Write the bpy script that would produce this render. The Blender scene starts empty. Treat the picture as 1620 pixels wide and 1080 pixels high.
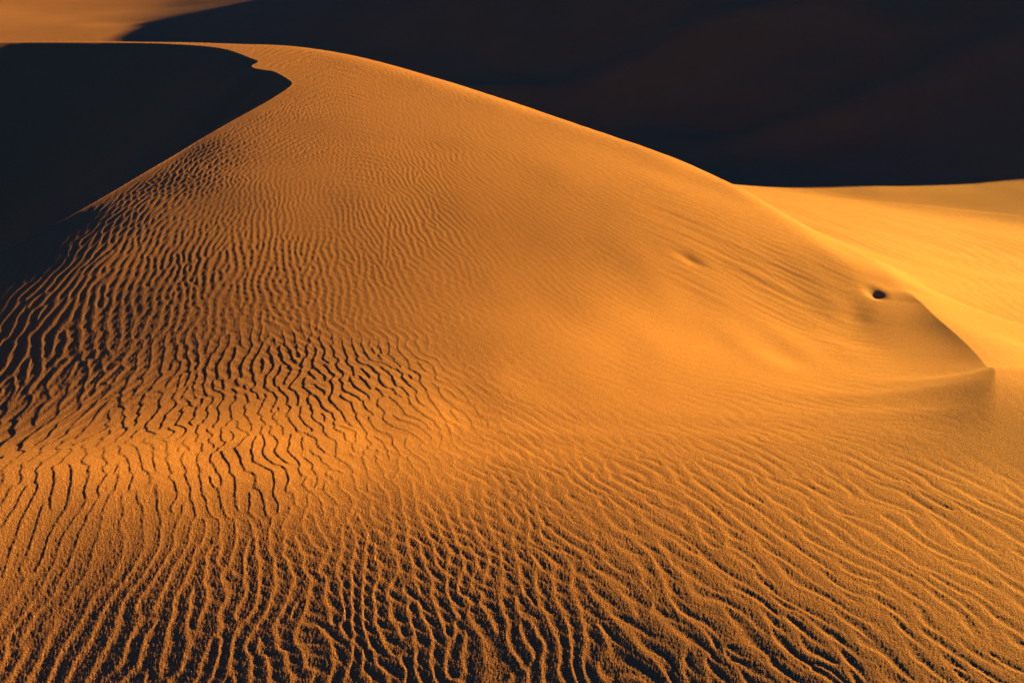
import bpy, math, numpy as np
R_ = math.radians
rng = np.random.default_rng(7)

# ------------------------------------------------------------------ camera and sun
FPX, CU, CV = 1271.0, 810.0, 540.0          # focal length in pixels of the 1620 x 1080 photograph
PITCH = R_(13.0)                            # camera looks 13 degrees down, eye at z = 0
SUN_AZ, SUN_EL = R_(60.0), R_(15.0)         # azimuth measured from the view direction to the right
SX, SY = math.sin(SUN_AZ), math.cos(SUN_AZ)
cp, sp = math.cos(PITCH), math.sin(PITCH)

def ray(u, v):
    """azimuth and tangent of elevation of the line of sight through a photo point"""
    u = np.asarray(u, float); v = np.asarray(v, float)
    x = (u-CU)/FPX; w = (CV-v)/FPX
    y = cp + w*sp; z = -sp + w*cp
    return np.arctan2(x, y), z/np.hypot(x, y)

def project(x, y, z):
    d = y*cp - z*sp
    w = y*sp + z*cp
    d = np.maximum(d, 1e-3)
    return CU + FPX*x/d, CV - FPX*w/d

# ------------------------------------------------------------------ survey of the dunes
# points with a known height (photo u, v, metres below/above the eye)
HEIGHTS = [(0,1080,-1.78),(405,1080,-1.76),(810,1080,-1.74),(1215,1080,-1.72),(1620,1080,-1.70),
           (600,690,-1.50),(200,700,-1.55),(1000,700,-1.52),(1200,545,-1.55),(1600,620,-1.6),(1600,800,-1.62)]
# points with a known distance (photo u, v, metres)
DISTS = [(465,130,13.0,1),(350,200,10.5,1),(150,320,8.0,1),(0,405,7.0,1),
         (1250,322,21,1),(1350,350,19,1),(1450,396,17,1),(1600,442,15,1),(1600,400,20,1),(1600,360,24,1),(1600,330,28,1),(1450,340,24,1),(1450,312,28,1),(1300,312,25,1),(1200,292,27,1),
         (1600,286,31,1),(1400,289,32,1),(1200,276,35,1),(1110,262,38,1),(1050,242,41,.6),
         (1300,150,42,.6),(1600,150,41,.6),(1300,5,52,.6),(1600,5,50,.6),(1000,80,50,.6),
         (700,30,58,.6),(420,20,66,.6),(150,20,90,1.5),(20,20,95,1.5),(280,20,90,.6),(1720,0,56,.6),
         (20,-25,125,.6),(150,-25,121,.6),(300,-25,110,.6),(-60,-25,128,.6),(800,-80,70,.6),(1200,-80,62,.6),(1600,-80,60,.6)]
# rims seen against what lies behind: the line of sight grazes them
RIMS = [(-120,68,20.5),(0,66,20),(100,65.5,19.5),(200,66,19),(350,69,18),(480,74,17),(560,88,16.4),(650,112,15.6),(750,142,14.6),
        (850,175,13.6),(950,211,12.6),(1040,243,11.9),(1100,265,11.5),(1150,290,11.2),(1200,317,10.9),(1260,350,10.6),(1330,388,10.4)]
# tilt of the sand towards the sun, in degrees
TILT = [(480,84,-3),(560,100,-2),(650,130,-2),(750,160,-1),(850,192,0),(950,228,1),(1050,265,2),(1150,300,4),
 (600,150,-2),(500,200,-6),(400,230,-8),(450,150,-6),(700,230,-3),(850,280,-2),(950,330,-1),(1100,360,1.5),(1230,365,4),
 (300,300,-13),(200,350,-14),(100,430,-15),(20,460,-15.5),(260,290,-13.5),(330,235,-11.5),(60,396,-15.9),(150,350,-15.6),(20,418,-16),(240,300,-13.8),(100,440,-14.5),(385,190,-8.5),(400,330,-9),(550,330,-7),(700,330,-5),(850,380,-3),(1000,430,-1),
 (300,430,-10.5),(200,470,-12),(100,520,-13.5),(20,560,-14),(450,450,-8),(600,430,-6),(750,450,-3),(900,480,-1),
 (1060,425,2),(1100,430,1.5),(1200,450,1.5),(1150,495,4),(1300,480,0),(1250,425,0),(1330,440,0),(1050,540,9),(1200,545,11.5),(1120,553,11),(1270,540,10),(960,550,7),(900,540,4),(1320,525,8),
 (300,560,-10),(150,590,-12),(450,560,-8),(600,560,-5),(750,560,-1),
 (50,650,-11),(200,640,-8),(350,620,-7),(500,640,-3),(650,640,1.5),(800,620,3),(950,620,4),(1150,620,4),(1300,580,4),
 (10,700,-8),(10,745,0),(100,690,-5),(100,745,2),(200,685,-2),(200,735,4),(300,675,0),(300,720,6),(400,670,1),(430,700,5.5),(550,690,6.5),(700,655,7),(820,615,6),(940,585,6),
 (100,800,-4),(250,800,-3.5),(400,790,-4),(600,780,-3.5),(800,750,-2.5),(1000,730,-1),(1200,720,0),(1400,700,0),(1550,680,1),
 (100,900,-8),(300,900,-8),(500,900,-8),(700,880,-8),(900,860,-7),(1100,850,-5.5),(1300,830,-3.5),(1500,800,-1.5),
 (100,1040,-10.5),(400,1040,-10.5),(700,1040,-10.5),(1000,1020,-10.5),(1300,1000,-8.5),(1550,1000,-6),
 (1440,620,3),(1500,640,0),(1600,560,4),(1550,480,9),(1500,420,11),(1400,370,9),(1300,320,6),(1450,330,-2),(1600,400,3),
 (1600,340,-7),(1500,315,-8),(1350,305,-5),(1190,280,-3),(1120,263,-5),(1400,278,-11.5),(1500,272,-15),(1600,270,-16),(1690,270,-16),(1640,288,-9),(1250,295,-3),
 (1100,236,-15),(1300,245,-17),(1500,230,-20),(1000,150,-24),(1300,150,-24),(1500,100,-24),(1610,15,-24),(1690,60,-24),(1560,0,-24),(1200,40,-24),(800,60,-24),(700,40,-24),
 (620,30,-20),(520,20,-17),(310,55,-13),(215,55,-7),(180,20,-7),(270,6,-13),(215,10,-9),(100,4,-6.5),(20,2,-6),(170,2,-8),(320,25,-14.5),(100,30,-5),(30,20,-4),(190,40,-6),(255,30,-14)]

def inside(px, py, poly):
    r = np.zeros(px.shape, bool)
    for (x0, y0), (x1, y1) in zip(poly, np.roll(poly, -1, axis=0)):
        if y0 == y1: continue
        r ^= ((y0 > py) != (y1 > py)) & (px < (x1-x0)*(py-y0)/(y1-y0)+x0)
    return r

LIT = np.array([(-80,450),(0,412),(150,330),(350,210),(462,145),(440,112),(480,80),(560,96),(750,152),(950,222),(1100,278),(1200,312),(1330,345),(1700,365),(1700,1110),(-80,1110)], float)

def tilt_field():
    """spread the tilt readings evenly over the lit sand (thin-plate spline over the survey)"""
    T = np.array(TILT, float)
    P = np.array([t for t in T if inside(np.array(t[0]), np.array(t[1]), LIT + np.array([0, -14.]))])
    k = lambda d2: .5*d2*np.log(d2+1e-9)
    n = len(P); p = P[:, :2]/500
    d2 = ((p[:, None]-p[None])**2).sum(-1)
    A = np.zeros((n+3, n+3)); A[:n, :n] = k(d2)+np.eye(n)*2e-3; A[:n, n] = 1; A[:n, n+1:] = p; A[n, :n] = 1; A[n+1:, :n] = p.T
    w = np.linalg.solve(A, np.r_[P[:, 2], 0, 0, 0])
    g = np.array([(u, v) for v in range(90, 1100, 34) for u in range(-60, 1690, 50)], float)
    g = g[inside(g[:, 0], g[:, 1], LIT)]
    q = g/500; d2 = ((q[:, None]-p[None])**2).sum(-1)
    t = k(d2)@w[:n] + w[n] + q@w[n+1:]
    steep = lambda t: np.where(t > -11.5, t-1.5*np.clip((4-t)/4, 0, 1), np.minimum(t, -13))
    T[:, 2] = np.where(inside(T[:, 0], T[:, 1], LIT + np.array([0, -14.])), steep(T[:, 2]), T[:, 2]); t = steep(t)
    return np.r_[np.c_[g, np.clip(t, -18, 12), np.full(len(g), .45)], np.c_[T, np.ones(len(T))]]

# ------------------------------------------------------------------ smooth surface through the survey (cubic B-spline in azimuth and log distance)
A0, A1, NA = R_(-50), R_(50), 46
Q0, Q1, NQ = math.log(.8), math.log(250), 120
DA, DQ = (A1-A0)/(NA-3), (Q1-Q0)/(NQ-3)

def basis(t):
    t2, t3 = t*t, t*t*t
    b = np.stack([(1-3*t+3*t2-t3)/6, (4-6*t2+3*t3)/6, (1+3*t+3*t2-3*t3)/6, t3/6], -1)
    d = np.stack([(-1+2*t-t2)/2, (-4*t+3*t2)/2, (1+2*t-3*t2)/2, t2/2], -1)
    e = np.stack([1-t, -2+3*t, 1-3*t, t], -1)
    return b, d, e

def locate(a, q):
    fa = np.clip((a-A0)/DA, 0, NA-3-1e-6); fq = np.clip((q-Q0)/DQ, 0, NQ-3-1e-6)
    ia, iq = fa.astype(int), fq.astype(int)
    return ia, iq, basis(fa-ia), basis(fq-iq)

def rows(a, q):
    """coefficient indices and spline rows for z and its derivatives"""
    a = np.atleast_1d(a).astype(float); q = np.atleast_1d(q).astype(float)
    ia, iq, (ba, da, ea), (bq, dq, eq) = locate(a, q)
    k = np.arange(4)
    idx = ((iq[:, None, None]+k[None, :, None])*NA + ia[:, None, None]+k[None, None, :]).reshape(len(a), 16)
    o = lambda p, s: (p[:, :, None]*s[:, None, :]).reshape(len(a), 16)
    return idx, dict(z=o(bq, ba), q=o(dq, ba)/DQ, a=o(bq, da)/DA, qq=o(eq, ba)/DQ**2, aa=o(bq, ea)/DA**2, qa=o(dq, da)/DQ/DA)

def surf_grid(c, a, q):
    """height on the product grid q x a"""
    C = c.reshape(NQ, NA)
    def mat(x, x0, dx, n):
        f = np.clip((x-x0)/dx, 0, n-3-1e-6); i = f.astype(int); b = basis(f-i)[0]
        M = np.zeros((len(x), n))
        for k in range(4): M[np.arange(len(x)), i+k] = b[:, k]
        return M
    return mat(q, Q0, DQ, NQ) @ C @ mat(a, A0, DA, NA).T

def crossing(c, a, te, hint=None):
    q = np.linspace(Q0, Q1, 1500)
    z = surf_grid(c, np.array([a]), q)[:, 0]
    f = z - np.exp(q)*te
    k = np.nonzero((f[:-1] < 0) & (f[1:] >= 0))[0]
    if len(k) == 0: return None
    if hint is not None: j = k[np.argmin(abs(q[k]-math.log(hint)))]
    else: j = k[0]
    return q[j] + (q[j+1]-q[j])*(-f[j])/(f[j+1]-f[j])

def solve():
    N = NA*NQ
    I, V, B = [], [], []
    def add(idx, val, rhs, w):
        w = np.broadcast_to(np.asarray(w, float), (len(idx),))
        I.append(idx); V.append(val*w[:, None]); B.append(np.broadcast_to(np.asarray(rhs, float), (len(idx),))*w)
    # smoothness: curvature times distance
    ga, gq = np.meshgrid(np.linspace(A0, A1, 60), np.linspace(Q0, Q1, 120))
    ga, gq = ga.ravel(), gq.ravel()
    idx, m = rows(ga, gq); ir = np.exp(-gq)[:, None]
    W = 0.007
    add(idx, (m['qq']-m['q'])*ir, 0, W); add(idx, (m['aa']+m['q'])*ir, 0, W); add(idx, (m['qa']-m['a'])*ir, 0, 1.4*W)
    def height(u, v, z, w):
        a, te = ray(u, v); r = z/te; idx, m = rows(a, np.log(r)); add(idx, m['z']/r[:, None], te, w)
    H = np.array(HEIGHTS); height(H[:, 0], H[:, 1], H[:, 2], 6)
    D = np.array(DISTS); a, te = ray(D[:, 0], D[:, 1]); idx, m = rows(a, np.log(D[:, 2])); add(idx, m['z']/D[:, 2][:, None], te, 6*D[:, 3])
    S = np.array(RIMS); a, te = ray(S[:, 0], S[:, 1]); q = np.log(S[:, 2]); idx, m = rows(a, q); r = S[:, 2][:, None]
    add(idx, m['z']/r, te, 20); add(idx, m['q']/r, te, 10)
    # behind the rims the dune falls away
    add(*[(i, mm['z']/(S[:, 2][:, None]*1.22)) for i, mm in [rows(a, q+math.log(1.22))]][0], te-np.where(S[:, 0] < 1000, .035, .014), 3)
    base = len(I)
    c = None
    T = tilt_field()
    hints = {}
    for it in range(4):
        if c is not None:
            A_, Q_, R__, W__ = [], [], [], []
            for u, v, t, wt in T:
                a1, te1 = ray(u, v)
                # is it behind a rim?
                qh = crossing(c, float(a1), float(te1))
                if qh is None or (math.exp(qh) < 23 and not inside(np.array(u), np.array(v), LIT + np.array([0, -14.]))): continue
                A_.append(float(a1)); Q_.append(qh); R__.append(-math.tan(R_(t))); W__.append(wt)
            A_, Q_ = np.array(A_), np.array(Q_)
            idx, m = rows(A_, Q_); r = np.exp(Q_)[:, None]
            sa, ca = np.sin(A_)[:, None], np.cos(A_)[:, None]
            zx = m['q']/r*sa + m['a']/r*ca; zy = m['q']/r*ca - m['a']/r*sa
            del I[base:], V[base:], B[base:]
            w = np.where(np.exp(Q_) > 25, .7, 1.0)*np.array(W__)
            add(idx, zx*SX+zy*SY, R__, w*1.5)
        Ia, Va, Ba = np.concatenate(I), np.concatenate(V), np.concatenate(B)
        M = np.bincount((Ia[:, :, None]*N+Ia[:, None, :]).ravel(), (Va[:, :, None]*Va[:, None, :]).ravel(), N*N).reshape(N, N)
        rhs = np.bincount(Ia.ravel(), (Va*Ba[:, None]).ravel(), N)
        M[np.arange(N), np.arange(N)] += 1e-7
        c = np.linalg.solve(M, rhs)
    return c

#--MESH
# ------------------------------------------------------------------ the sheet of sand: fine near the camera, coarser far off
def spread(segs):
    return np.concatenate([np.linspace(a, b, n, endpoint=False) for a, b, n in segs] + [[segs[-1][1]]])
az = spread([(R_(-88), R_(-66), 40), (R_(-66), R_(-44), 230), (R_(-44), R_(44), 1700), (R_(44), R_(66), 230), (R_(66), R_(88), 40)])
lq = spread([(math.log(.6), math.log(1.7), 50), (math.log(1.7), math.log(8), 860), (math.log(8), math.log(26), 640),
             (math.log(26), math.log(220), 420), (math.log(220), math.log(5000), 40)])
J0, J1 = 40, 40+2161                         # columns and rows that carry sand ripples
I0, I1 = 50, 50+860+640
coef = solve()
Z = surf_grid(coef, az, lq)
RR = np.exp(lq)[:, None]
X = RR*np.sin(az)[None, :]; Y = RR*np.cos(az)[None, :]
U, V = project(X, Y, Z)

def on_sand(u, v, lift=0.0, hint=None):
    """the place on the sand seen at a photo point"""
    a, te = ray(u, v); a, te = float(a), float(te)
    q = np.linspace(math.log(1.5), Q1, 2500)
    f = surf_grid(coef, np.array([a]), q)[:, 0] + lift - np.exp(q)*te
    k = np.nonzero((f[:-1] < 0) & (f[1:] >= 0))[0]
    if len(k) == 0 or (hint and math.exp(q[k[0]]) > hint*1.35): r = hint
    else: r = math.exp(q[k[0]] - f[k[0]]*(q[1]-q[0])/(f[k[0]+1]-f[k[0]]))
    return np.array([r*math.sin(a), r*math.cos(a), r*te])

def densify(P, n):
    P = np.array(P, float); s = np.r_[0, np.cumsum(np.linalg.norm(np.diff(P[:, :2], axis=0), axis=1))]
    t = np.linspace(0, s[-1], n)
    return np.stack([np.interp(t, s, P[:, k]) for k in range(P.shape[1])], 1)

def smooth_noise(x, y, scale, seed):
    """value noise with smooth interpolation"""
    g = np.random.default_rng(seed).normal(size=(256, 256))
    x = x/scale; y = y/scale; i = np.floor(x).astype(int); j = np.floor(y).astype(int); fx = x-i; fy = y-j
    fx = fx*fx*fx*(fx*(fx*6-15)+10); fy = fy*fy*fy*(fy*(fy*6-15)+10)
    h = lambda a, b: g[a & 255, b & 255]
    return (h(i, j)*(1-fx)+h(i+1, j)*fx)*(1-fy)+(h(i, j+1)*(1-fx)+h(i+1, j+1)*fx)*fy

# ------------------------------------------------------------------ slip face: the hollow left of the crest, sand at its angle of repose
RIM_FAR = [(-60,69,20.3),(0,67.5,20),(100,67,19.5),(200,67.5,19),(300,71,18.5),(350,76,17.5),(380,85,16),(400,93,15),(413,97,14.5),(394,106,14.1),(418,110,13.8),(436,112.5,13.5),(464,129,13)]
RIM_NEAR = [(463,136,13),(430,158,12),(350,202,10.5),(250,262,9.5),(150,322,8),(60,372,7.5),(0,405,7),(-100,455,6.5),(-180,500,6)]
rim = [on_sand(u, v, 0, h) for u, v, h in RIM_FAR+RIM_NEAR]
rim = [rim[0]+np.array([-60, 4, 0]), rim[0]+np.array([-20, 1.5, 0])]+rim
tail = rim[-1]-rim[-3]; tail /= np.linalg.norm(tail[:2])
r_ = np.array(rim[2:])
for _ in range(2): r_ = np.concatenate([r_[:1], np.stack([.75*r_[:-1]+.25*r_[1:], .25*r_[:-1]+.75*r_[1:]], 1).reshape(-1, 3), r_[-1:]])
rim = rim[:2]+list(r_)
rim.append(rim[-1]+tail*np.array([12, 12, 0])+np.array([0, 0, -.6])); rim.append(rim[-1]+np.array([-50, -6, -.5]))
rim_d = np.concatenate([densify(rim[:3], 60), densify(rim[2:-2], 700), densify(rim[-3:], 60)])
hollow = inside(X, Y, rim_d[:, :2])
hx, hy = X[hollow].astype(np.float32), Y[hollow].astype(np.float32)
env = np.full(hx.shape, -99, np.float32)
for q in rim_d.astype(np.float32):
    np.maximum(env, q[2]-.65*np.hypot(hx-q[0], hy-q[1]), out=env)
floor_ = -4.2 + .25*smooth_noise(hx, hy, 5.0, 3)
k = .5; d_ = env-floor_; env = floor_ + .5*(d_+np.sqrt(d_*d_+k*k))        # soft floor of the hollow
zs = Z[hollow]
soft = on_sand(330, 74, 0, 18.3); k = .015+.3*np.exp(-((hx-soft[0])**2+(hy-soft[1])**2)/2/1.3**2); d_ = zs-env; Z[hollow] = env + .5*(d_-np.sqrt(d_*d_+k*k)) + k*.5

# ------------------------------------------------------------------ the small crest at the right and its slip face
CREST = [(1400,418,0),(1412,430,.03),(1425,443,.08),(1450,467,.16),(1480,497,.22),(1510,522,.23),(1540,550,.22),(1562,575,.19),(1577,600,.175),(1582,640,.13),(1580,690,.075),(1572,750,.036),(1560,830,.014),(1545,920,.004),(1530,1000,0)]
cr = np.array([list(on_sand(u, v, h))+[h] for u, v, h in CREST])
for _ in range(2): cr = np.concatenate([cr[:1], np.stack([.75*cr[:-1]+.25*cr[1:], .25*cr[:-1]+.75*cr[1:]], 1).reshape(-1, 4), cr[-1:]])
cr = densify(cr, 70)
reg = (np.hypot(X-cr[:, 0].mean(), Y-cr[:, 1].mean()) < 9)
rx, ry = X[reg], Y[reg]
best = np.full(rx.shape, 1e9); sgn = np.zeros(rx.shape); Hh = np.zeros(rx.shape)
for p0, p1 in zip(cr[:-1], cr[1:]):
    e = p1-p0; l2_ = e[0]**2+e[1]**2
    t = np.clip(((rx-p0[0])*e[0]+(ry-p0[1])*e[1])/l2_, 0, 1)
    dx, dy = rx-p0[0]-t*e[0], ry-p0[1]-t*e[1]; d2 = dx*dx+dy*dy
    s = d2 < best; best[s] = d2[s]; sgn[s] = (e[0]*dy-e[1]*dx)[s]; Hh[s] = (p0[3]+t*e[3])[s]
dist = np.sqrt(best); left = sgn < 0
hs, ws = np.zeros(rx.shape), np.zeros(rx.shape)
for p0 in densify(cr, 120):
    w_ = 1/((rx-p0[0])**2+(ry-p0[1])**2+.05)**2; hs += w_*p0[3]; ws += w_
Hh = hs/ws*np.sqrt(Hh/(Hh+.02))*np.clip(Hh/.02, 0, 1)
s_ = .5*np.clip(1-Hh/.165, 0, 1); dist = np.sqrt(dist**2+s_**2)-s_
bump = np.where(left, np.exp(-dist/np.maximum(Hh/.37, .33)), np.exp(-(dist/1.4)**2))*Hh
Z[reg] += bump

def dent(u, v, depth, s_along, s_across, ang):
    c = on_sand(u, v); dx, dy = X-c[0], Y-c[1]
    p = dx*math.cos(ang)+dy*math.sin(ang); q = -dx*math.sin(ang)+dy*math.cos(ang)
    e = (p/s_along)**2+(q/s_across)**2
    m = e < 14
    Z[m] -= depth*np.exp(-.5*e[m])
# the low shelf in front of the scooped slope, and the trough behind it
def roll(p, q, h, w):
    a_, b_ = on_sand(*p), on_sand(*q); L_ = np.hypot(*(b_-a_)[:2]); ex, ey = (b_-a_)[:2]/L_
    s_ = (X-a_[0])*ex+(Y-a_[1])*ey; d_ = -(X-a_[0])*ey+(Y-a_[1])*ex
    o = np.maximum(np.abs(s_/L_-.5)-.35, 0)*L_
    m = (np.abs(d_) < 4*w) & (o < 2.5)
    Z[m] += h*np.exp(-.5*(d_[m]/w)**2-.5*(o[m]/.55)**2)
roll((830, 602), (1270, 590), .032, .42)
roll((1020, 502), (1280, 500), -.026, .45)
# fans of sand sliding down the scooped slope left of the hollow
c0, c1, c2 = on_sand(1215, 450), on_sand(1110, 395), on_sand(1330, 500)
e_ = (c2-c1)[:2]; e_ /= np.linalg.norm(e_)
m = np.hypot(X-c0[0], Y-c0[1]) < 3.2
s_ = (X[m]-c0[0])*e_[0]+(Y[m]-c0[1])*e_[1]; n_ = -(X[m]-c0[0])*e_[1]+(Y[m]-c0[1])*e_[0]
w_ = np.exp(-((s_+.15)/1.0)**4-(n_/.7)**4)
Z[m] += w_*(.0028*smooth_noise(n_, .10*s_, .10, 51)+.0019*smooth_noise(n_, .08*s_, .055, 52)) - .012*np.exp(-(s_/1.0)**2-(n_/.5)**2)
dent(1384, 470, .055, .075, .055, .5)
dent(1352, 500, .022, .16, .10, .9)
dent(1425, 466, .03, .22, .08, .4)
dent(1092, 407, .022, .09, .055, -.2)

# ------------------------------------------------------------------ wind ripples
# photo u, v, direction of the crests (degrees, clockwise from level), spacing in photo pixels, slope, sharpness of the lee edge (0 rounded, 1 terraced)
RIP = [(60,1010,-58,62,.30,.1),(200,950,-62,58,.32,.1),(330,1000,-75,60,.34,.1),(480,960,-85,58,.34,.1),(620,1000,85,60,.34,.1),(760,980,80,64,.34,.1),
 (880,1010,74,56,.32,.1),(1000,960,62,60,.30,.1),(1150,980,52,67,.28,.1),(1300,1000,46,72,.26,.1),(1480,1000,42,72,.24,.1),(1600,950,40,68,.22,.1),
 (1250,860,44,57,.26,.1),(1400,850,40,57,.22,.1),(1560,820,36,51,.18,.1),(1100,850,48,60,.28,.1),(950,860,56,54,.30,.1),(800,860,68,52,.32,.1),(650,870,82,50,.34,.1),
 (500,850,92,48,.32,.1),(350,850,-78,50,.32,.15),(220,850,-66,52,.28,.3),(80,850,-66,56,.24,.5),
 (60,770,-70,58,.16,1),(150,760,88,54,.16,1),(240,740,80,48,.16,1),(320,740,70,46,.16,1),(420,730,58,42,.16,1),(520,740,58,40,.18,.7),(620,760,64,40,.24,.3),(760,780,62,40,.26,.1),(900,780,50,36,.24,.1),
 (1050,770,40,32,.20,.1),(1200,760,34,30,.18,.1),(1380,740,30,32,.16,.1),(1560,720,30,34,.14,.1),
 (30,700,-38,34,.20,.9),(120,680,-35,32,.20,.9),(220,660,-46,34,.24,.9),(310,640,-58,36,.24,1),(400,640,-72,36,.24,1),(480,650,78,36,.20,1),(560,650,52,34,.18,1),(640,650,42,32,.16,1),(720,640,36,28,.16,.9),(800,640,30,24,.15,.6),
 (880,660,28,22,.15,.3),(980,650,20,18,.13,.1),(1100,640,14,15,.11,.1),(1250,640,10,13,.10,.1),(1400,660,12,13,.09,.1),(1550,680,22,16,.09,.1),
 (60,590,-66,40,.38,.3),(160,580,-70,38,.38,.3),(260,580,-80,36,.36,.4),(360,580,92,34,.34,.6),(450,580,84,32,.32,.8),(540,590,74,30,.28,.9),(620,590,60,28,.24,.9),(700,570,50,25,.22,.6),(800,560,38,20,.20,.3),(900,570,30,18,.17,.2),(1000,580,20,15,.12,.1),(1120,590,12,13,.06,.1),
 (40,520,-62,30,.38,.2),(150,500,-66,28,.38,.2),(260,490,-78,26,.36,.2),(360,490,92,26,.36,.2),(460,490,84,25,.34,.2),(560,490,70,23,.30,.2),(660,490,58,20,.26,.2),(760,480,48,17,.22,.2),(860,480,40,15,.18,.2),(960,500,32,13,.12,.1),
 (60,440,-48,18,.34,.1),(150,420,-54,18,.36,.1),(240,400,-64,18,.36,.1),(320,400,-76,19,.36,.1),(420,400,92,20,.36,.1),(520,400,80,19,.32,.1),(620,400,64,18,.28,.1),(720,400,52,16,.24,.1),(820,400,42,14,.18,.1),(920,400,32,13,.13,.1),
 (260,330,-52,13,.34,.1),(340,320,-66,14,.34,.1),(430,320,-84,15,.34,.1),(520,320,80,15,.30,.1),(620,320,62,14,.25,.1),(720,320,46,13,.18,.1),(830,320,34,12,.13,.1),(950,330,26,11,.09,.1),
 (360,240,-56,10,.32,.1),(430,230,-76,11,.30,.1),(510,240,86,12,.28,.1),(590,250,66,12,.22,.1),(690,240,46,11,.13,.1),(800,260,32,10,.07,.1),
 (450,165,-70,9,.10,.1),(550,170,70,9,.08,.1),(650,180,45,9,.05,.1),(500,100,60,9,.03,.1),(800,200,30,9,.03,.1),(950,270,24,9,.04,.1),(1080,330,22,9,.04,.1),(1200,370,22,9,.03,.1),(1300,400,25,9,.02,.1),
 (1100,410,26,14,.06,.1),(1200,430,30,16,.45,.1),(1270,460,32,15,.5,.1),(1320,470,34,14,.3,.1),(1080,470,28,12,.04,.1),(1150,500,25,12,.02,.1),(1100,545,10,12,.015,.1),(1250,545,10,12,.01,.1),(1330,500,10,12,.01,.1),
 (1350,580,8,11,.04,.1),(1450,560,8,10,.03,.1),(1500,600,10,10,.03,.1),(1450,620,10,11,.06,.1),
 (1600,640,35,14,.07,.1),(1600,560,38,15,.08,.1),(1550,480,36,15,.07,.1),(1600,430,30,15,.06,.1),(1450,390,25,14,.04,.1),(1600,350,12,14,.18,.1),(1480,330,12,14,.12,.1),(1350,320,12,13,.05,.1),(1600,300,8,12,.18,.1),(1250,310,15,7,.02,.1)]
# the finer set that ladders across the first
RIP2 = [(100,1000,-20,26,.10,0),(350,950,20,26,.16,0),(550,920,32,25,.24,0),(750,900,34,25,.26,0),(950,900,34,23,.28,0),(1150,900,34,22,.28,0),(1350,900,32,22,.26,0),(1550,880,31,22,.22,0),
 (800,1030,36,28,.26,0),(1100,1040,38,26,.28,0),(1400,1030,36,26,.24,0),(600,790,30,17,.18,0),(800,770,26,16,.17,0),(1000,770,25,16,.17,0),(1250,790,26,16,.17,0),(1500,770,26,16,.14,0),
 (300,800,20,20,.10,0),(100,760,0,20,.0,0),(300,700,0,18,.0,0),(500,690,20,18,.04,0),(700,690,25,14,.06,0),(1000,660,22,14,.03,0),
 (80,600,-48,15,.16,0),(200,580,-40,15,.14,0),(400,560,20,14,.07,0),(600,520,28,12,.08,0),(250,460,-40,11,.12,0),(450,440,25,11,.14,0),(600,420,25,10,.12,0),(350,350,-30,8,.12,0),(520,300,-32,8,.14,0),(600,330,30,8,.10,0),
 (900,500,20,10,.03,0),(1100,540,10,10,0,0),(1300,600,10,10,0,0),(1500,500,10,10,0,0),(700,200,30,8,.02,0),(900,300,25,8,.02,0),(1500,700,20,12,.03,0)]

UW, VW = U[I0:I1, J0:J1], V[I0:I1, J0:J1]
XW, YW = X[I0:I1, J0:J1], Y[I0:I1, J0:J1]
rW, qW, aW = RR[I0:I1], lq[I0:I1], az[J0:J1]
dq_i = np.gradient(qW); da_j = np.gradient(aW)

def table(T, sig):
    """spread the ripple survey over the window (coarsely, then interpolated)"""
    T = np.array(T, float); v_ = T[:, 1]
    T[:, 3] *= np.where(v_ > 780, .45, np.where(v_ > 700, .50, np.where(v_ > 540, .52, .57)))*np.where((v_ > 780) & (T[:, 0] > 950), 1.45, 1) if len(T) > 100 else .75
    si, sj = 8, 8
    u, v = np.clip(UW[::si, ::sj], -250, 1870), np.clip(VW[::si, ::sj], 60, 1300)
    w = np.exp(-((u[..., None]-T[:, 0])**2+(v[..., None]-T[:, 1])**2)/(2*sig**2)) + 1e-5/(1+((u[..., None]-T[:, 0])**2+(v[..., None]-T[:, 1])**2)/1e4)**2
    w /= w.sum(-1, keepdims=True)
    a2 = np.radians(T[:, 2]*2)
    out = [w@np.cos(a2), w@np.sin(a2), np.exp(w@np.log(T[:, 3])), w@T[:, 4], w@T[:, 5]]
    ii = np.arange(UW.shape[0])/si; jj = np.arange(UW.shape[1])/sj
    i0 = np.minimum(ii.astype(int), u.shape[0]-2); j0 = np.minimum(jj.astype(int), u.shape[1]-2); fi = np.minimum(ii-i0, 1)[:, None]; fj = np.minimum(jj-j0, 1)[None]
    up = lambda g: ((g[i0][:, j0]*(1-fi)+g[i0+1][:, j0]*fi)*(1-fj)+(g[i0][:, j0+1]*(1-fi)+g[i0+1][:, j0+1]*fi)*fj)
    return [up(g).astype(np.float32) for g in out]

def world_gradients():
    ui, uj = np.gradient(UW); vi, vj = np.gradient(VW); xi, xj = np.gradient(XW); yi, yj = np.gradient(YW)
    D = xi*yj-xj*yi
    return [g.astype(np.float32) for g in ((ui*yj-uj*yi)/D, (uj*xi-ui*xj)/D, (vi*yj-vj*yi)/D, (vj*xi-vi*xj)/D)]
ux, uy, vx, vy = world_gradients()

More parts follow.
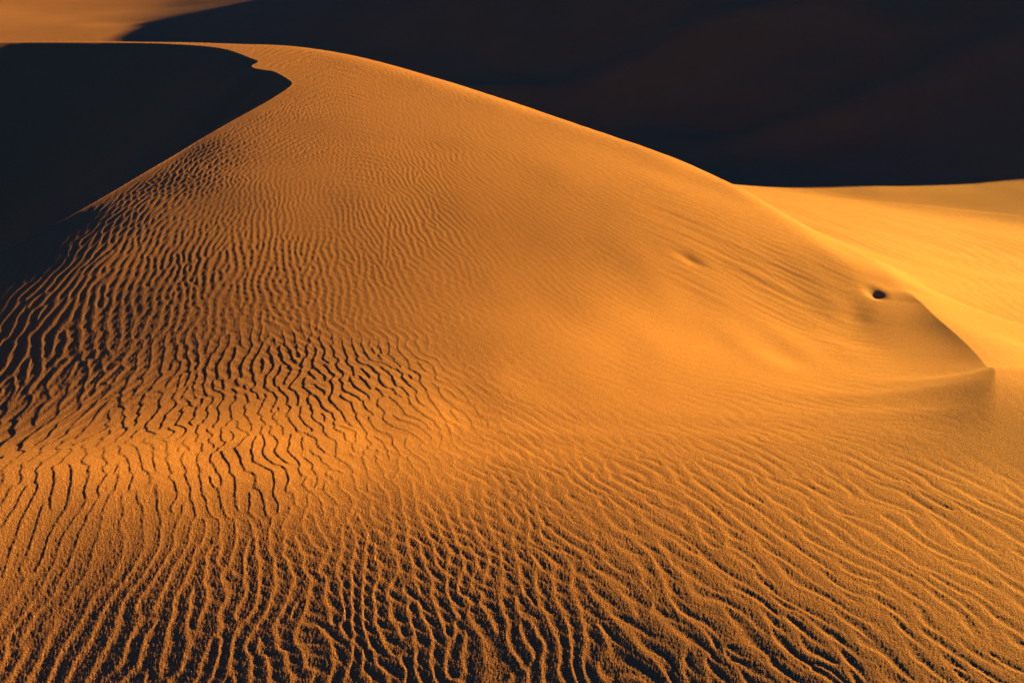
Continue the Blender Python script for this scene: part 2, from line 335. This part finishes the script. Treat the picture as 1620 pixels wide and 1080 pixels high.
def ripples(T, sig, seed, dens, jit, lo, hi, s_n=.62, s_c=.95):
    g = np.random.default_rng(seed)
    c2, s2, spc, slope, sharp = table(T, sig)
    ang = .5*np.arctan2(s2, c2)                       # crest direction in the photo
    ang = np.where(np.sin(ang) < 0, ang+np.pi, ang)
    ku, kv = -np.sin(ang)/spc, np.cos(ang)/spc        # across the crests, towards the lee (left)
    kx, ky = ku*ux+kv*vx, ku*uy+kv*vy
    kk = np.hypot(kx, ky)+1e-9
    lam = np.clip(1/kk, lo, np.minimum(hi, .03*rW+.02)); kx, ky = kx/kk/lam, ky/kk/lam
    cell = (rW**2)*dq_i[:, None]*da_j[None]
    p = (cell/lam**2)
    n = int(p.sum()*dens)
    cum = np.cumsum(p.ravel()); pick = np.searchsorted(cum, g.random(n)*cum[-1])
    pi, pj = np.divmod(np.minimum(pick, p.size-1), p.shape[1])
    F = np.zeros(p.shape, np.complex64)
    Xf, Yf = XW.astype(np.float32), YW.astype(np.float32)
    dqm, dam = dq_i, da_j
    for i, j, a_, ph, lj in zip(pi, pj, g.normal(0, jit, n), g.normal(0, .4, n), g.normal(0, .07, n)):
        l = float(lam[i, j]); r = float(rW[i, 0]); R = 2.3*max(s_n, s_c)*l
        di = int(R/(r*dqm[i]))+1; dj = int(R/(r*dam[j]))+1
        A, B, C_, D_ = max(i-di, 0), i+di+1, max(j-dj, 0), j+dj+1
        dx = Xf[A:B, C_:D_]-Xf[i, j]; dy = Yf[A:B, C_:D_]-Yf[i, j]
        k0x, k0y = float(kx[i, j]), float(ky[i, j]); ca, sa = math.cos(a_), math.sin(a_)
        k1x, k1y = (k0x*ca-k0y*sa)*l, (k0x*sa+k0y*ca)*l            # unit vector across the crests
        n_ = dx*k1x+dy*k1y; c_ = dy*k1x-dx*k1y
        f0 = F[i, j]; phase = (math.atan2(f0.imag, f0.real) if abs(f0) > .15 else g.random()*6.283)+ph
        w = np.exp(-.5*((n_/(s_n*l))**2+(c_/(s_c*l))**2))
        th = n_*(2*math.pi/l*(1+lj))+phase
        F[A:B, C_:D_] += w*np.cos(th)+1j*(w*np.sin(th))
    return F, lam, slope, sharp, n

def profile(F, lam, slope, sharp):
    ph = np.angle(F) + 1.5*smooth_noise(aW[None]+0*XW, qW[:, None]+0*XW, .06, 41) + .5*smooth_noise(aW[None]+0*XW, qW[:, None]+0*XW, .03, 42); conf = np.minimum(np.abs(F)/.9, 1).astype(np.float32)
    asym = .45*sharp-.2-.32*near_
    p = ph+asym*np.sin(ph-.6-.5*near_)
    rounded = ((.5+.5*np.cos(p))**1.6-.38)*.95
    t = (ph/(2*math.pi)) % 1.0
    e = .18
    saw = np.where(t < 1-e, t/(1-e), 1-((t-(1-e))/e)**2*(3-2*(t-(1-e))/e))-.5
    slope = .078*np.tanh(slope/.15)*(1+.35*sharp)
    return slope*lam*(rounded*(1-sharp)*.36+saw*sharp*.48)*conf, rounded
F1, l1, sl1, sh1, n1 = ripples(RIP, 55, 11, 3.2, .28, .05, .42)
F2, l2, sl2, sh2, n2 = ripples(RIP2, 80, 12, 2.8, .13, .03, .25, .7, 1.5)
print('ripple packets', n1, n2)
patch = np.clip(1+.28*smooth_noise(XW, YW, .9, 21)+.18*smooth_noise(XW, YW, .35, 22), .35, 1.6)
near_ = np.clip((VW-680)/140, 0, 1)
h1, rd1 = profile(F1, l1, sl1, sh1)
h2, _ = profile(F2, l2, sl2, sh2)
trough = np.clip(.62-rd1*1.1, .1, 1)
right_ = near_*np.clip((UW-850)/350, 0, 1)
upper_ = 1+.4*np.clip((430-VW)/130, 0, 1)*np.clip((1000-UW)/300, 0, 1)
hr = upper_*(1-.35*right_)*(1-near_*np.interp(UW, [0, 250, 500, 800, 1100, 1400], [-.1, -.05, .05, .12, -.05, -.3]))*h1*patch + (1.2+.75*near_*np.clip((UW-750)/500, -.7, 0)+.9*right_)*h2*trough*np.clip(1+.35*smooth_noise(XW, YW, .5, 23), .2, 1.7)
bare = hollow[I0:I1, J0:J1]
fade = np.ones(hr.shape)
fi = np.arange(hr.shape[0]); fj = np.arange(hr.shape[1])
fade *= np.minimum(1, (hr.shape[0]-1-fi)/120.)[:, None]*np.minimum(1, fi/30.)[:, None]*np.minimum(1, np.minimum(fj, hr.shape[1]-1-fj)/40.)[None]
fade[bare] *= .04
rd = np.full(XW[::4, ::4].shape, 99, np.float32)
for q in rim_d.astype(np.float32): np.minimum(rd, (XW[::4, ::4]-q[0])**2+(YW[::4, ::4]-q[1])**2, out=rd)
rd = np.repeat(np.repeat(np.sqrt(rd), 4, 0), 4, 1)[:hr.shape[0], :hr.shape[1]]
fade *= np.clip((rd-.03)/.25, .15, 1)
# soften towards the rim of the slip face and in the small slip face
small = np.zeros(Z.shape); small[reg] = np.where(left, np.exp(-dist/.5), np.exp(-dist/.25))*np.clip(Hh/.05, 0, 1)
fade *= 1-np.clip(small[I0:I1, J0:J1], 0, 1)*.9
Z[I0:I1, J0:J1] += hr*fade
# loose coarse grains, proud of the surface
g_ = np.random.default_rng(5)
n0 = g_.normal(size=hr.shape).astype(np.float32); n1 = g_.normal(size=hr.shape).astype(np.float32)
n1 = (n1+np.roll(n1, 1, 0)+np.roll(n1, 1, 1)+np.roll(np.roll(n1, 1, 0), 1, 1))/2
Z[I0:I1, J0:J1] += np.clip(.00010*rW, .0002, .0005)*np.clip((8-rW)/5, 0, 1)*(.6*n0+.8*n1)*np.minimum(fade*3, 1)

# ------------------------------------------------------------------ far dune: long low swells on its slip face
far = np.clip((RR-27)/12, 0, 1)
def swell(p, q, h, w):
    (x0, y0), (x1, y1) = p, q; L_ = math.hypot(x1-x0, y1-y0); ex, ey = (x1-x0)/L_, (y1-y0)/L_
    s = (X-x0)*ex+(Y-y0)*ey; d = -(X-x0)*ey+(Y-y0)*ex
    d = d+.6*np.sin(s*.35)
    return h*np.exp(-.5*(d/w)**2)*np.clip((s+8)/8, 0, 1)*np.clip((L_+10-s)/10, 0, 1)*far
Z += swell((-1, 43), (14, 48.7), 1.1, 1.7) + swell((12, 37), (30, 41), .7, 1.5)
Z += far*np.clip((np.degrees(az)[None]+14)/10, 0, 1)*np.clip((30-np.degrees(az)[None])/6, .1, 1)*(.30*smooth_noise(X+Y*.4, Y*.35, 9, 31)+.10*smooth_noise(X, Y, 3.5, 32)*np.clip(60/RR, 0, 1))
cap = RR*np.tan(np.radians(1+(10.6+2*np.clip((np.degrees(az)[None]-8)/15, 0, 1))*(1-np.clip((np.degrees(az)[None]-32.4)/4.2, 0, 1))))
k = .6; d_ = Z-cap; Z = np.where(RR > 27, cap + .5*(d_-np.sqrt(d_*d_+k*k)), Z)
f_ = np.clip((np.log(RR)-math.log(220))/1.2, 0, 1)
Z = Z*(1-f_) + f_*(np.minimum(cap, 60)+.02*np.minimum(RR, 600)*smooth_noise(X, Y, 400, 33))

# ------------------------------------------------------------------ mesh objects
C = bpy.context.scene.collection
def sheet(name, i0, i1, mat):
    x, y, z = X[i0:i1], Y[i0:i1], Z[i0:i1]; n, m = x.shape
    co = np.stack([x, y, z], -1).reshape(-1, 3).astype(np.float32)
    I = np.arange(n*m, dtype=np.int32).reshape(n, m)
    quads = np.stack([I[:-1, :-1], I[:-1, 1:], I[1:, 1:], I[1:, :-1]], -1).reshape(-1, 4)
    me = bpy.data.meshes.new(name)
    me.vertices.add(len(co)); me.vertices.foreach_set('co', co.ravel())
    me.loops.add(quads.size); me.loops.foreach_set('vertex_index', quads.ravel())
    me.polygons.add(len(quads)); me.polygons.foreach_set('loop_start', np.arange(0, quads.size, 4, dtype=np.int32))
    me.polygons.foreach_set('use_smooth', np.ones(len(quads), bool))
    me.update(calc_edges=True)
    if me.polygons[0].normal.z < 0: me.flip_normals()
    me.materials.append(mat)
    o = bpy.data.objects.new(name, me); C.objects.link(o)
    return o

def sand_material(name, grain):
    m = bpy.data.materials.new(name); m.use_nodes = True
    N, L = m.node_tree.nodes, m.node_tree.links; N.clear()
    out = N.new('ShaderNodeOutputMaterial'); b = N.new('ShaderNodeBsdfPrincipled')
    b.inputs['Roughness'].default_value = .9; b.inputs['Specular IOR Level'].default_value = .15
    L.new(b.outputs[0], out.inputs[0])
    tc = N.new('ShaderNodeTexCoord')
    def noise(scale, detail=2, rough=.5):
        n = N.new('ShaderNodeTexNoise'); n.inputs['Scale'].default_value = scale; n.inputs['Detail'].default_value = detail
        n.inputs['Roughness'].default_value = rough; L.new(tc.outputs['Object'], n.inputs['Vector']); return n
    def ramp(fac, stops):
        r = N.new('ShaderNodeValToRGB'); L.new(fac, r.inputs[0])
        for k, (p, c) in enumerate(stops):
            e = r.color_ramp.elements[k] if k < 2 else r.color_ramp.elements.new(p)
            e.position = p; e.color = (*c, 1)
        return r
    # single grains: honey, rust and dark ones side by side
    g = noise(240, 2, .6)
    gr = ramp(g.outputs['Fac'], [(.30, (.13, .062, .031)), (.50, (.29, .158, .074)), (.70, (.46, .27, .13))])
    big = noise(.35, 4, .55)
    tint = ramp(big.outputs['Fac'], [(.30, (.93, .90, .86)), (.70, (1.0, 1.0, 1.0))])
    mx = N.new('ShaderNodeMix'); mx.data_type = 'RGBA'; mx.blend_type = 'MULTIPLY'; mx.inputs[0].default_value = 1
    L.new(gr.outputs[0], mx.inputs[6]); L.new(tint.outputs[0], mx.inputs[7]); L.new(mx.outputs[2], b.inputs['Base Color'])
    bp = N.new('ShaderNodeBump'); bp.inputs['Strength'].default_value = grain; bp.inputs['Distance'].default_value = .0045
    L.new(noise(170, 3, .65).outputs['Fac'], bp.inputs['Height'])
    L.new(bp.outputs[0], b.inputs['Normal'])
    return m

sand = sand_material('wind_blown_sand', .9)
split = int(np.searchsorted(lq, math.log(30)))
near = sheet('sand_dune', 0, split+1, sand)
back = sheet('background_dune', split, len(lq), sand)
near['kind'] = back['kind'] = 'structure'
near['label'] = 'sunlit orange sand dune with wind ripples, a sharp crest and a shadowed slip face at left'
near['category'] = 'dune'
back['label'] = 'tall dune in deep shadow rising behind the sunlit rippled dune'
back['category'] = 'dune'

# ------------------------------------------------------------------ light
S = bpy.context.scene
W_ = bpy.data.worlds.new('World'); S.world = W_; W_.use_nodes = True
nt = W_.node_tree; bg = nt.nodes['Background']
sky = nt.nodes.new('ShaderNodeTexSky'); sky.sky_type = 'NISHITA'; sky.sun_disc = False
sky.sun_elevation = SUN_EL; sky.sun_rotation = SUN_AZ; sky.ozone_density = 6.0; sky.dust_density = .2
tn = nt.nodes.new('ShaderNodeMix'); tn.data_type = 'RGBA'; tn.blend_type = 'MULTIPLY'; tn.inputs[0].default_value = 1
tn.inputs[7].default_value = (.60, .84, 1.15, 1)          # clear dusk-blue sky
nt.links.new(sky.outputs[0], tn.inputs[6]); nt.links.new(tn.outputs[2], bg.inputs['Color']); bg.inputs['Strength'].default_value = .011
sl = bpy.data.lights.new('sun', 'SUN'); sl.energy = 5.0; sl.angle = R_(.53); sl.color = (1.0, .505, .06)
so = bpy.data.objects.new('sun', sl); C.objects.link(so)
from mathutils import Vector
so.rotation_euler = Vector((-SX*math.cos(SUN_EL), -SY*math.cos(SUN_EL), -math.sin(SUN_EL))).to_track_quat('-Z', 'Y').to_euler()
so.location = (30, 25, 30)

# ------------------------------------------------------------------ camera
cam = bpy.data.cameras.new('camera'); co_ = bpy.data.objects.new('camera', cam); C.objects.link(co_)
cam.sensor_width = 36; cam.lens = 36*FPX/1620; cam.clip_start = .05; cam.clip_end = 20000
co_.location = (0, 0, 0); co_.rotation_euler = (math.pi/2-PITCH, 0, 0)
S.camera = co_
S.view_settings.view_transform = 'Standard'; S.view_settings.look = 'None'; S.view_settings.gamma = 1; S.view_settings.exposure = 2.44
S.cycles.max_bounces = 4; S.cycles.diffuse_bounces = 1
